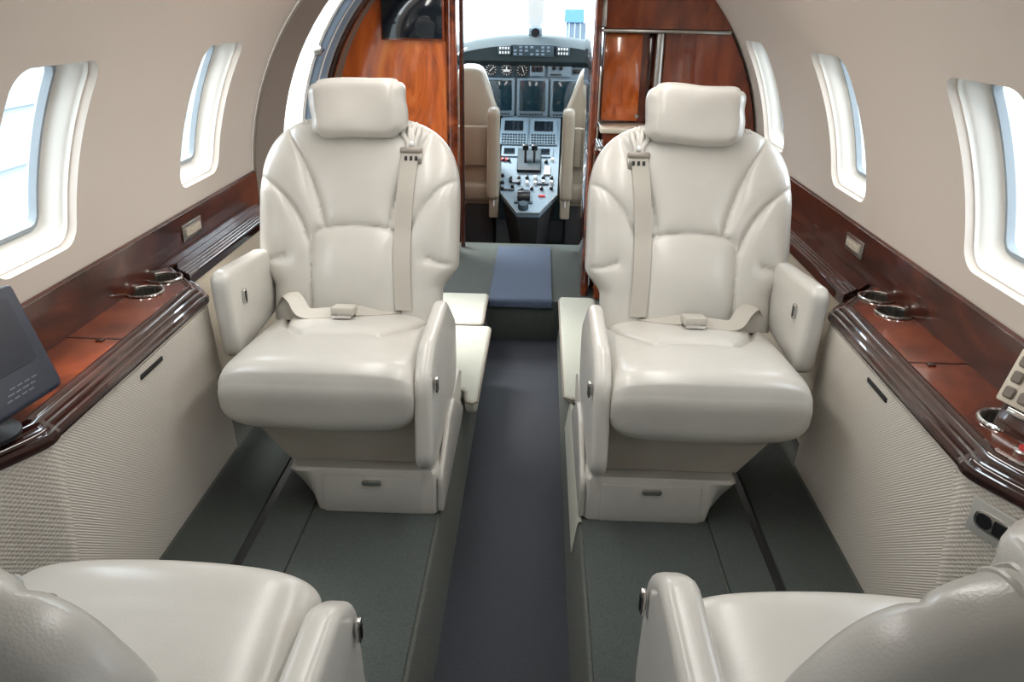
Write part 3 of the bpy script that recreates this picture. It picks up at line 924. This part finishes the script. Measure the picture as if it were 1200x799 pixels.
b = B(); lathe(b, [(0.05, 0.7012), (0.05, 0.708), (0.02, 0.714), (0.016, 0.735), (0.001, 0.74), (0.001, 0.7012)], (-0.82, 1.06, 0), 'Z', 26); finish('monitor_foot', b, 'black', mon)

# ------------------------------------------------------------------ forward bulkheads and galley
def arc_board(bm, side, xin, y0, y1, z0, z1, n=20, rr=R+0.012):
    """board between an inner vertical edge and the curved cabin wall"""
    pts = [(xin, z1), (xin, z0)]
    for k in range(n+1):
        z = z0+(z1-z0)*k/n
        pts.append((math.sqrt(max(rr*rr-(z-ZC)**2, 0.01)), z))
    loft(bm, [[(side*x, y, z) for x, z in pts] for y in (y0, y1)])
b = B(); arc_board(b, -1, 0.375, 3.86, 3.90, FZ, 1.56)
structure('wall_front_left', b, 'wood_orange', smooth=False)
b = B(); tube(b, [(-0.372, 3.86, FZ), (-0.372, 3.86, 1.58)], 0.028, 14)
o = structure('trim_4', b, 'wood')
b = B(); tube(b, [(-0.335, 3.96, FZ), (-0.335, 3.96, 1.58)], 0.012, 12); structure('trim_5', b, 'wood_dark')
tv = thing('wall_screen', 'dark flat screen with thin copper frame on the orange wood bulkhead', 'screen', (-0.53, 3.855, 1.25))
b = B(); span(b, (-0.695, 3.842, 1.185), (-0.402, 3.859, 1.43), 0.004); finish('frame', b, 'wood_red', tv)
b = B(); span(b, (-0.686, 3.836, 1.195), (-0.411, 3.844, 1.42), 0.003); finish('display', b, 'screen', tv)

gal = thing('galley_cabinet', 'red mahogany galley cabinet with chrome shelf edge behind the seat', 'cabinet', (0.58, 3.4, FZ))
b = B(); arc_board(b, 1, 0.29, 3.36, 3.40, FZ, 1.56); finish('back_panel', b, 'wood_red', gal, smooth=False)
b = B(); arc_board(b, 1, 0.275, 3.275, 3.36, 1.268, 1.56); finish('upper_cupboard', b, 'wood_red', gal, smooth=False)
b = B(); span(b, (0.278, 3.262, 1.252), (0.775, 3.30, 1.266), 0.005); finish('shelf_edge', b, 'satin', gal)
b = B(); span(b, (0.295, 3.325, 0.915), (0.445, 3.36, 1.248), 0.004); finish('door', b, 'wood_orange', gal)
b = B(); lathe(b, [(0.001, 0.0), (0.008, 0.0), (0.008, 0.012), (0.001, 0.014)], (0.44, 3.318, 0.935), 'Y', 12); finish('door_knob', b, 'chrome', gal)
b = B(); tube(b, [(0.508, 3.295, 0.88), (0.508, 3.295, 1.25)], 0.017, 14); finish('column', b, 'satin', gal)  # satin metal imitates a bright reflection on the glossy column
b = B(); span(b, (0.472, 3.34, 0.90), (0.494, 3.36, 1.25), 0.002); finish('gap_panel', b, 'wood_dark', gal)
b = B()
pts = [Vector((0.53, 3.30)), Vector((0.60, 3.315)), Vector((0.70, 3.30)), Vector((0.80, 3.272)), Vector((0.80, 3.36)), Vector((0.53, 3.36))]
pp = []
for z in (0.86, 0.95, 1.05, 1.15, 1.25):
    lim = math.sqrt(R*R-(z-ZC)**2)-0.012
    pp.append([(min(p.x*1.0+(lim-0.80)*(p.x-0.53)/0.27, lim), p.y, z) for p in pts])
loft(b, pp); finish('curved_door', b, 'wood_red', gal, angle=20)
b = B(); span(b, (0.285, 3.17, 0.885), (0.80, 3.358, 0.905), 0.006); finish('countertop', b, 'counter', gal)
b = B(); span(b, (0.300, 3.20, FZ), (0.80, 3.355, 0.884), 0.004); finish('lower_cupboard', b, 'wood_red', gal)
for k in range(3):
    b = B(); tube(b, [(0.272+0.012*k, 3.12+0.02*k, 0.835), (0.272+0.012*k, 3.34, 0.835)], 0.0055, 10); finish('chrome_rail', b, 'chrome', gal)
b = B(); span(b, (0.266, 3.12, 0.45), (0.312, 3.34, 0.829), 0.004); finish('rail_support', b, 'wood_dark', gal)
b = B(); span(b, (0.248, 3.27, FZ), (0.274, 3.92, 1.58), 0.006); structure('partition_right', b, 'wood_dark')
b = B(); tube(b, [(0.261, 3.262, FZ), (0.261, 3.262, 1.58)], 0.016, 12); structure('trim_6', b, 'wood')
b = B(); span(b, (0.274, 3.262, 1.272), (0.292, 3.274, 1.50), 0.003); finish('corner_strip', b, 'chrome', gal)

# ------------------------------------------------------------------ cockpit
# lining: open above the sill at the front and at the side windows
b = B()
for side in (-1, 1):
    loft(b, [[(side*0.80, y, z) for z in (-0.02, 0.5, 1.10)] for y in (3.95, 4.6, 5.45)], closed=False, cap=False)
structure('wall_cockpit', b, 'cockpit', smooth=False)
b = B()
rows = [[(0.85*math.cos(math.radians(a)), y, 1.0+0.62*math.sin(math.radians(a))) for a in range(40, 141, 10)] for y in (3.95, 4.3, 4.75)]
loft(b, rows, closed=False, cap=False); structure('ceiling_cockpit', b, 'cockpit')
b = B(); span(b, (-0.8, 5.30, -0.02), (0.8, 5.45, 1.10), 0); structure('wall_cockpit_front', b, 'glare', smooth=False)
cx = lambda p: -0.110+(p-604)*0.00538
cz = lambda p: 1.168-(p-42)*0.00483
# windshield: two sloping panes, one centre post
for k, (xa, xb) in enumerate(((-0.72, -0.006), (0.030, 0.75))):
    b = B()
    loft(b, [[(xa, 5.42, 1.10), (xb, 5.42, 1.10), (xb, 4.80, 1.66), (xa, 4.80, 1.66)], [(xa, 5.43, 1.105), (xb, 5.43, 1.105), (xb, 4.81, 1.665), (xa, 4.81, 1.665)]])
    o = structure('window_%d' % (20+k), b, 'glass', smooth=False)
b = B(); slab(b, round_poly([Vector(p) for p in ((-0.046, 1.62), (0.056, 1.62), (0.056, 1.255), (0.028, 1.215), (-0.018, 1.215), (-0.046, 1.255))], 0.012, 4), 5.0, 5.06, 0.012, lambda u, v, x: Vector((u, x+(1.4-v)*0.3, v)), seg=3, n=60)
structure('trim_7', b, 'post_white')
cmp_ = thing('compass', 'small grey magnetic compass under the windshield centre post', 'compass', (0.005, 5.03, 1.18))
b = B(); rbox(b, (0.005, 5.04, 1.197), (0.085, 0.05, 0.052), 0.012, 3); finish('housing', b, 'panel', cmp_)
b = B(); lathe(b, [(0.001, -0.004), (0.024, -0.004), (0.026, 0.0), (0.024, 0.01), (0.001, 0.01)], (0.005, 5.012, 1.192), 'Y', 20); finish('dial', b, 'dial', cmp_)

ip = thing('instrument_panel', 'blue-grey cockpit instrument panel with three tall screens and dials', 'instrument panel', (0.0, 5.1, 0.4))
b = B(); span(b, (-0.62, 5.03, 0.715), (0.62, 5.14, 1.06), 0.01); finish('panel_board', b, 'panel', ip)
b = B()     # glareshield brow, arched along its top
rows = []
for k in range(25):
    x = -0.60+1.2*k/24; t = 1.172-0.055*abs(x/0.45)**2.2
    rows.append([(x, 4.93, 1.035), (x, 4.92, t-0.045), (x, 4.99, t-0.006), (x, 5.28, t-0.0), (x, 5.30, 1.0), (x, 5.02, 1.0)])
loft(b, rows); finish('glareshield', b, 'glare', ip)
b = B(); span(b, (cx(601), 4.912, cz(64)), (cx(646), 4.925, cz(50)), 0.003); fl = finish('annunciator_panel', b, 'panel_dark', ip)
b = B()
for i in range(7):
    for j in range(3):
        if (i+j) % 4: rbox(b, (cx(604+6*i), 4.911, cz(53+4*j)), (0.018, 0.004, 0.011), 0.001, 1)
finish('annunciator_light', b, 'panel', fl)
for x0 in (592, 656):
    b = B(); rbox(b, (cx(x0), 4.915, cz(57)), (0.08, 0.012, 0.05), 0.004); cp = finish('glareshield_control', b, 'panel_dark', ip)
    b = B()
    for i in range(4):
        for j in range(2): rbox(b, (cx(x0-4.5+3*i), 4.907, cz(54.5+5*j)), (0.009, 0.006, 0.013), 0.001, 1)
    finish('push_button', b, 'white', cp)
# three large displays
for x0, x1 in ((568, 603.5), (606, 641.5), (644, 679.5)):
    b = B(); span(b, (cx(x0), 5.0, cz(137)), (cx(x1), 5.025, cz(90.5)), 0.006); d = finish('display', b, 'panel', ip)
    b = B(); span(b, (cx(x0+3), 4.994, cz(130)), (cx(x1-3), 5.004, cz(93)), 0.004); finish('display_screen', b, 'screen_teal', d)
    b = B()
    for k in range(8): rbox(b, (cx(x0+5+3.4*k), 4.996, cz(134)), (0.012, 0.010, 0.010), 0.002, 1)
    finish('display_key', b, 'dial', d)
# round standby dials
for k, (px_, r) in enumerate(((576.5, 7.2), (594, 7.2), (611.5, 7.6))):
    c = (cx(px_), 5.012, cz(81))
    b = B(); rbox(b, (c[0], 5.016, c[2]), (0.088, 0.012, 0.088), 0.006); dl = finish('dial_bezel', b, 'panel_dark', ip)
    b = B(); lathe(b, [(0.001, -0.008), (r*0.0048, -0.008), (r*0.0052, -0.002), (r*0.0052, 0.008), (0.001, 0.008)], c, 'Y', 26); finish('dial_face', b, 'dial', dl)
    b = B()
    for j in range(12):
        a = 2*PI*j/12; rbox(b, (c[0]+0.028*math.cos(a), 5.0025, c[2]+0.028*math.sin(a)), (0.003, 0.002, 0.008), 0, 1, Matrix.Rotation(PI/2-a, 3, 'Y'))
    if k == 1: rbox(b, (c[0], 5.002, c[2]-0.004), (0.040, 0.003, 0.014), 0.001, 1); rbox(b, (c[0], 5.002, c[2]+0.010), (0.008, 0.003, 0.02), 0.001, 1)
    else: rbox(b, (c[0]+0.004, 5.002, c[2]+0.004), (0.004, 0.003, 0.036), 0, 1, Matrix.Rotation(0.8+k, 3, 'Y'))
    finish('dial_marking', b, 'white', dl)
b = B(); span(b, (cx(620), 5.005, cz(88)), (cx(637), 5.022, cz(73)), 0.004); sp = finish('standby_display', b, 'panel', ip)
b = B(); span(b, (cx(622), 5.000, cz(83)), (cx(635), 5.008, cz(75)), 0.002); finish('display_screen', b, 'screen', sp)
b = B(); span(b, (cx(640), 5.008, cz(88)), (cx(667), 5.022, cz(73)), 0.004); gp = finish('gear_panel', b, 'panel', ip)
b = B()
for dx in (647, 655): lathe(b, [(0.001, -0.01), (0.012, -0.01), (0.012, 0.004), (0.001, 0.004)], (cx(dx), 5.006, cz(78)), 'Y', 14)
span(b, (cx(643), 5.002, cz(86.5)), (cx(656), 5.009, cz(84.8)), 0.001)
finish('gear_light', b, 'dial', gp)
b = B(); span(b, (cx(669), 5.008, cz(84)), (cx(679), 5.022, cz(79)), 0.002); finish('clock_display', b, 'dial', ip)
b = B(); span(b, (cx(545), 5.004, cz(79)), (cx(551), 5.022, cz(76)), 0.002); finish('warning_light', b, 'red', ip)
b = B(); tube(b, [(cx(541), 4.9, cz(63)), (cx(551), 4.9, cz(55))], 0.006, 8); finish('grab_handle', b, 'white', ip)

# centre pedestal: sloping board, wide at the top, pointed at the foot
ped = thing('center_pedestal', 'sloping cockpit pedestal crowded with radios, throttles and knobs', 'pedestal', (-0.01, 4.6, 0.0))
PT, PB = Vector((-0.004, 5.02, 0.712)), Vector((-0.004, 4.25, 0.290))
pd = (PB-PT).normalized(); pn = Vector((1, 0, 0)).cross(pd); pn = pn if pn.z > 0 else -pn
PLEN = (PB-PT).length
def pp3(x, t, h=0.0): return PT+(PB-PT)*t+Vector((x, 0, 0))+pn*h
prt = Matrix((Vector((1, 0, 0)), -pd, pn)).transposed()
def ty(y):   # photo row -> fraction down the slope
    ys = [140, 160, 180, 200, 220, 240, 250]; Ys = [5.0, 4.842, 4.70, 4.568, 4.438, 4.314, 4.252]
    return (5.02-float(np.interp(y, ys, Ys)))/0.77
def pxw(x, y):
    Y = 5.02-0.77*ty(y); return 0.048+(x-637)*(Y*0.919+0.3)/920+0.012
b = B()
ol = [Vector(p) for p in ((0.180, 0.0), (0.160, ty(228)), (0.062, 1.0), (-0.062, 1.0), (-0.160, ty(228)), (-0.180, 0.0))]
loft(b, [[pp3(p.x, p.y, h) for p in ol] for h in (0.0, -0.03)])
top = finish('pedestal_top', b, 'panel', ped, smooth=False)
b = B(); loft(b, [[pp3(p.x*0.96, p.y, -0.03) for p in ol], [Vector((p.x*0.6, 5.02-0.60*p.y, -0.02)) for p in ol]]); finish('pedestal_body', b, 'cockpit_dark', ped, smooth=False)
b = B(); tube(b, [pp3(p.x, p.y, 0.001) for p in (ol[1], ol[2], ol[3], ol[4])], 0.004, 8); finish('edge_trim', b, 'satin', ped)
def pbox(nm, x0, x1, y0, y1, h, mat, par, r=0.002):
    b = B(); xa, xb = pxw(x0, (y0+y1)/2), pxw(x1, (y0+y1)/2); ta, tb = ty(y0), ty(y1)
    rbox(b, pp3((xa+xb)/2-PT.x, (ta+tb)/2, h/2), (abs(xb-xa), abs(tb-ta)*PLEN, h), r, 1, prt)
    return finish(nm, b, mat, par)
for x0 in (588.5, 623):
    cd = pbox('control_display_unit', x0, x0+32, 142, 171, 0.010, 'panel', ped)
    pbox('unit_screen', x0+5, x0+27, 145, 156, 0.013, 'screen', cd)
    b = B()
    for i in range(9):
        for j in range(4):
            rbox(b, pp3(pxw(x0+3+3.2*i, 164)-PT.x, ty(160+3.1*j), 0.012), (0.011, 0.011, 0.008), 0.001, 1, prt)
    finish('unit_key', b, 'panel_dark', cd)
for x0 in (593, 634): 
    rd = pbox('radio_unit', x0-3, x0+17, 174, 185, 0.008, 'panel', ped); pbox('radio_screen', x0, x0+13, 175.5, 182.5, 0.011, 'screen', rd)
tq = pbox('throttle_quadrant', 609, 637, 176, 203, 0.016, 'panel_dark', ped, 0.004)
for dx in (618.5, 629):
    b = B(); c0 = pp3(pxw(dx, 192)-PT.x, ty(194), 0.01); c1 = pp3(pxw(dx, 186)-PT.x, ty(185), 0.075)
    tube(b, [c0, c1], 0.007, 8); rbox(b, c1, (0.036, 0.026, 0.036), 0.008, 2, prt); finish('throttle_lever', b, 'dial', ped)
pbox('quadrant_plate', 609, 635, 199, 203, 0.020, 'dial', ped)
random.seed(3)
for y0, n_, in ((190, 4), (209, 7), (215, 7), (222, 6)):
    for k in range(n_):
        x = 592+(58/(n_-1))*k if n_ > 4 else (593, 599, 643, 650)[k]
        b = B(); c = pp3(pxw(x, y0)-PT.x, ty(y0+random.uniform(-2, 2)), 0.0)
        lathe(b, [(0.001, 0.0), (0.011, 0.0), (0.009, 0.016), (0.001, 0.018)], (0, 0, 0), 'Z', 12)
        bmesh.ops.transform(b, matrix=Matrix.Translation(c) @ prt.to_4x4(), verts=b.verts[:])
        finish('knob', b, 'dial' if random.random() < 0.75 else 'white', ped)
for (x0, x1, y0, y1, mt) in ((602, 613, 212.5, 216, 'screen'), (633, 646, 213.5, 217, 'screen'), (591, 606, 223.5, 224.8, 'dial'), (635, 643, 230, 231.5, 'red'), (606, 615, 238, 240, 'panel_dark'), (617, 628, 238, 240, 'panel_dark'), (641, 648, 196, 206, 'satin'), (590, 597, 187, 190, 'red')):
    pbox('label_plate' if mt in ('dial', 'red') else 'selector_panel', x0, x1, y0, y1, 0.010, mt, ped, 0.001)
b = B(); c = pp3(pxw(617.5, 232)-PT.x, ty(232), 0.0); lathe(b, [(0.001, -0.035), (0.038, -0.035), (0.042, -0.02), (0.042, 0.02), (0.038, 0.035), (0.001, 0.035)], c, 'X', 24); finish('trim_wheel', b, 'dial', ped)
b = B(); lathe(b, [(0.001, 0.0), (0.030, 0.0), (0.028, 0.024), (0.022, 0.032), (0.001, 0.034)], (0, 0, 0), 'Z', 22)
bmesh.ops.transform(b, matrix=Matrix.Translation(pp3(pxw(617, 244)-PT.x, ty(244), 0.0)) @ prt.to_4x4(), verts=b.verts[:]); finish('rotary_knob', b, 'panel_dark', ped)

# pilots' seats seen from behind
def pilot_seat(s, label):
    root = thing('pilot_seat', label, 'seat', (s*0.33, 4.45, -0.02), 'pilot seats in the cockpit')
    b = B(); ol = round_poly([Vector(p) for p in ((0.16, 0.28), (0.175, 0.62), (0.185, 0.80), (0.27, 1.02), (0.40, 1.03), (0.50, 0.82), (0.51, 0.28))], [0.05, 0.1, 0.15, 0.07, 0.07, 0.15, 0.05], 8)
    slab(b, ol, 4.44, 4.54, 0.035, lambda u, v, x: Vector((s*u, x+(v-0.3)*0.06, v)), seg=4, n=90, dome=0.006)
    bk = finish('backrest', b, 'pilot', root, angle=60)
    b = B(); ol = round_poly([Vector(p) for p in ((0.19, 0.45), (0.195, 0.80), (0.275, 1.035), (0.40, 1.04), (0.49, 0.82), (0.49, 0.45))], [0.05, 0.15, 0.07, 0.07, 0.15, 0.05], 8)
    slab(b, ol, 4.545, 4.60, 0.022, lambda u, v, x: Vector((s*u, x+(v-0.3)*0.06, v)), seg=3, n=90)
    finish('sheepskin_cover', b, 'pilot_pale', root, angle=60)
    b = B(); rbox(b, (s*0.335, 4.425, 0.62), (0.20, 0.03, 0.22), 0.012, 3); finish('back_pocket', b, 'pilot', bk)
    b = B(); ol = round_poly([Vector(p) for p in ((4.30, 0.34), (4.30, 0.83), (4.40, 0.84), (4.44, 0.36))], 0.03, 5)
    slab(b, ol, 0.170, 0.235, 0.02, lambda u, v, x: Vector((s*x, u, v)), seg=3, n=70); finish('folded_armrest', b, 'pilot', root, angle=60)
    b = B(); rbox(b, (s*0.20, 4.40, 0.29), (0.055, 0.08, 0.12), 0.01, 2); finish('armrest_pivot', b, 'pilot', root)
    b = B(); tube(b, [(s*0.20, 4.33, 0.84), (s*0.20, 4.36, 0.30)], 0.004, 6); finish('piping', b, 'white', root)
    b = B(); rbox(b, (s*0.355, 4.62, 0.36), (0.30, 0.40, 0.12), 0.04, 4); finish('seat_cushion', b, 'pilot', root)
    b = B(); rbox(b, (s*0.335, 4.60, 0.14), (0.26, 0.30, 0.318), 0.02, 2); finish('pedestal', b, 'cockpit_dark', root)
pilot_seat(-1, 'tan pilot seat seen from behind on the wall screen side of the cockpit')
pilot_seat(1, 'tan pilot seat seen from behind on the galley side of the cockpit')

# ------------------------------------------------------------------ outside
b = B(); span(b, (-60, -40, -1.35), (60, 80, -1.30), 0); structure('ground_apron', b, 'apron', smooth=False)
def hangar(label, c, size, mat, ny=6):
    root = thing('hangar_building', label, 'building', (c[0], c[1], -1.3), 'buildings beyond the windows')
    b = B(); rbox(b, (c[0], c[1], -1.3+size[2]/2), size, 0.02, 1); finish('wall', b, mat, root)
    b = B()
    fx = c[0]+(size[0]/2+0.02)*(1 if c[0] < 0 else -1)
    for k in range(1, ny): span(b, (fx-0.02, c[1]-size[1]/2, -1.3+size[2]*k/ny-0.025), (fx+0.02, c[1]+size[1]/2, -1.3+size[2]*k/ny+0.025), 0)
    finish('panel_joint', b, 'gasket', root, smooth=False)
    return root
hangar('pale panelled hangar wall seen through the windows beside the monitor', (-6.2, 9.8, 0), (2, 8.4, 4.4), 'hangar', 8)
bl = thing('distant_building', 'small blue-topped building seen through the windshield', 'building', (1.1, 26, -1.3))
b = B(); rbox(b, (1.10, 26, -0.23), (0.66, 0.8, 2.14), 0.02, 1); finish('wall', b, 'far_wall', bl)
b = B()
for k in range(4): tube(b, [(0.84+0.17*k, 25.56, -1.3), (0.84+0.17*k, 25.56, 0.84)], 0.022, 6)
finish('pole', b, 'hangar', bl)
b = B(); rbox(b, (0.99, 25.9, 1.03), (0.58, 0.8, 0.38), 0.02, 1); finish('blue_block', b, 'hangar_blue', bl)

# ------------------------------------------------------------------ light
w = bpy.data.worlds.new('sky'); scene.world = w; w.use_nodes = True
bg = w.node_tree.nodes['Background']; bg.inputs['Color'].default_value = (0.86, 0.94, 1.0, 1); bg.inputs['Strength'].default_value = 6.0

def area(name, loc, aim, sx, sy, power, col=(1, 1, 1), portal=False):
    l = bpy.data.lights.new(name, 'AREA'); l.shape = 'RECTANGLE'; l.size = sx; l.size_y = sy
    l.energy = power; l.color = col
    if portal: l.cycles.is_portal = True
    o = bpy.data.objects.new(name, l); COL.objects.link(o); o.location = loc
    o.rotation_euler = (Vector(aim)-Vector(loc)).to_track_quat('-Z', 'Z').to_euler()
    return o
for side, ws in ((-1, WL), (1, WR)):
    for y in ws:
        p = shell(side, y, WS/R, 0.10); q = shell(side, y, WS/R, -0.3)
        area('window_portal', p, q, 0.24, 0.34, 1, portal=True)
area('door_portal', (-0.98, 3.08, 0.95), (0, 3.08, 0.85), 0.25, 1.2, 1, portal=True)
area('windshield_portal', (0.0, 5.15, 1.38), (0, 4.0, 1.1), 1.3, 0.6, 1, portal=True)
# unseen fill lights added under the ceiling, along both sides
for x in (-0.34, 0.34):
    area('ceiling_fill_light', (x, 1.7, 1.60), (x*0.7, 1.7, 0.0), 0.10, 1.5, 5.0, (1.0, 0.97, 0.93))
area('entry_fill_light', (0.0, 3.45, 1.62), (0, 3.45, 0), 0.4, 0.4, 4.5, (1.0, 0.95, 0.88))  # unseen fill light added to brighten the entry and its bulkhead
sun = bpy.data.lights.new('sun', 'SUN'); sun.energy = 8.0; sun.angle = math.radians(25); sun.color = (1, 0.97, 0.92)
so = bpy.data.objects.new('sun', sun); COL.objects.link(so); so.location = (-6, 8, 8)
so.rotation_euler = Vector((0.45, -0.35, -1.0)).to_track_quat('-Z', 'Y').to_euler()

# ------------------------------------------------------------------ camera
Yc = Vector((37, 395, -920)).normalized(); Zc = Vector((37, 2143, 920)); Zc = (Zc-Yc*Zc.dot(Yc)).normalized(); Xc = Yc.cross(Zc)
cam = bpy.data.cameras.new('camera'); co = bpy.data.objects.new('camera', cam); COL.objects.link(co)
cam.sensor_width = 36; cam.lens = 920/1200*36; cam.clip_start = 0.02; cam.clip_end = 300
rm = Matrix((Xc, Yc, Zc)).to_4x4()
co.matrix_world = Matrix.Translation((0.048, 0.0, 1.35)) @ rm
scene.camera = co
vs = scene.view_settings
vs.view_transform = 'Standard'; vs.look = 'None'; vs.gamma = 1; vs.use_curve_mapping = False; vs.exposure = 0.5
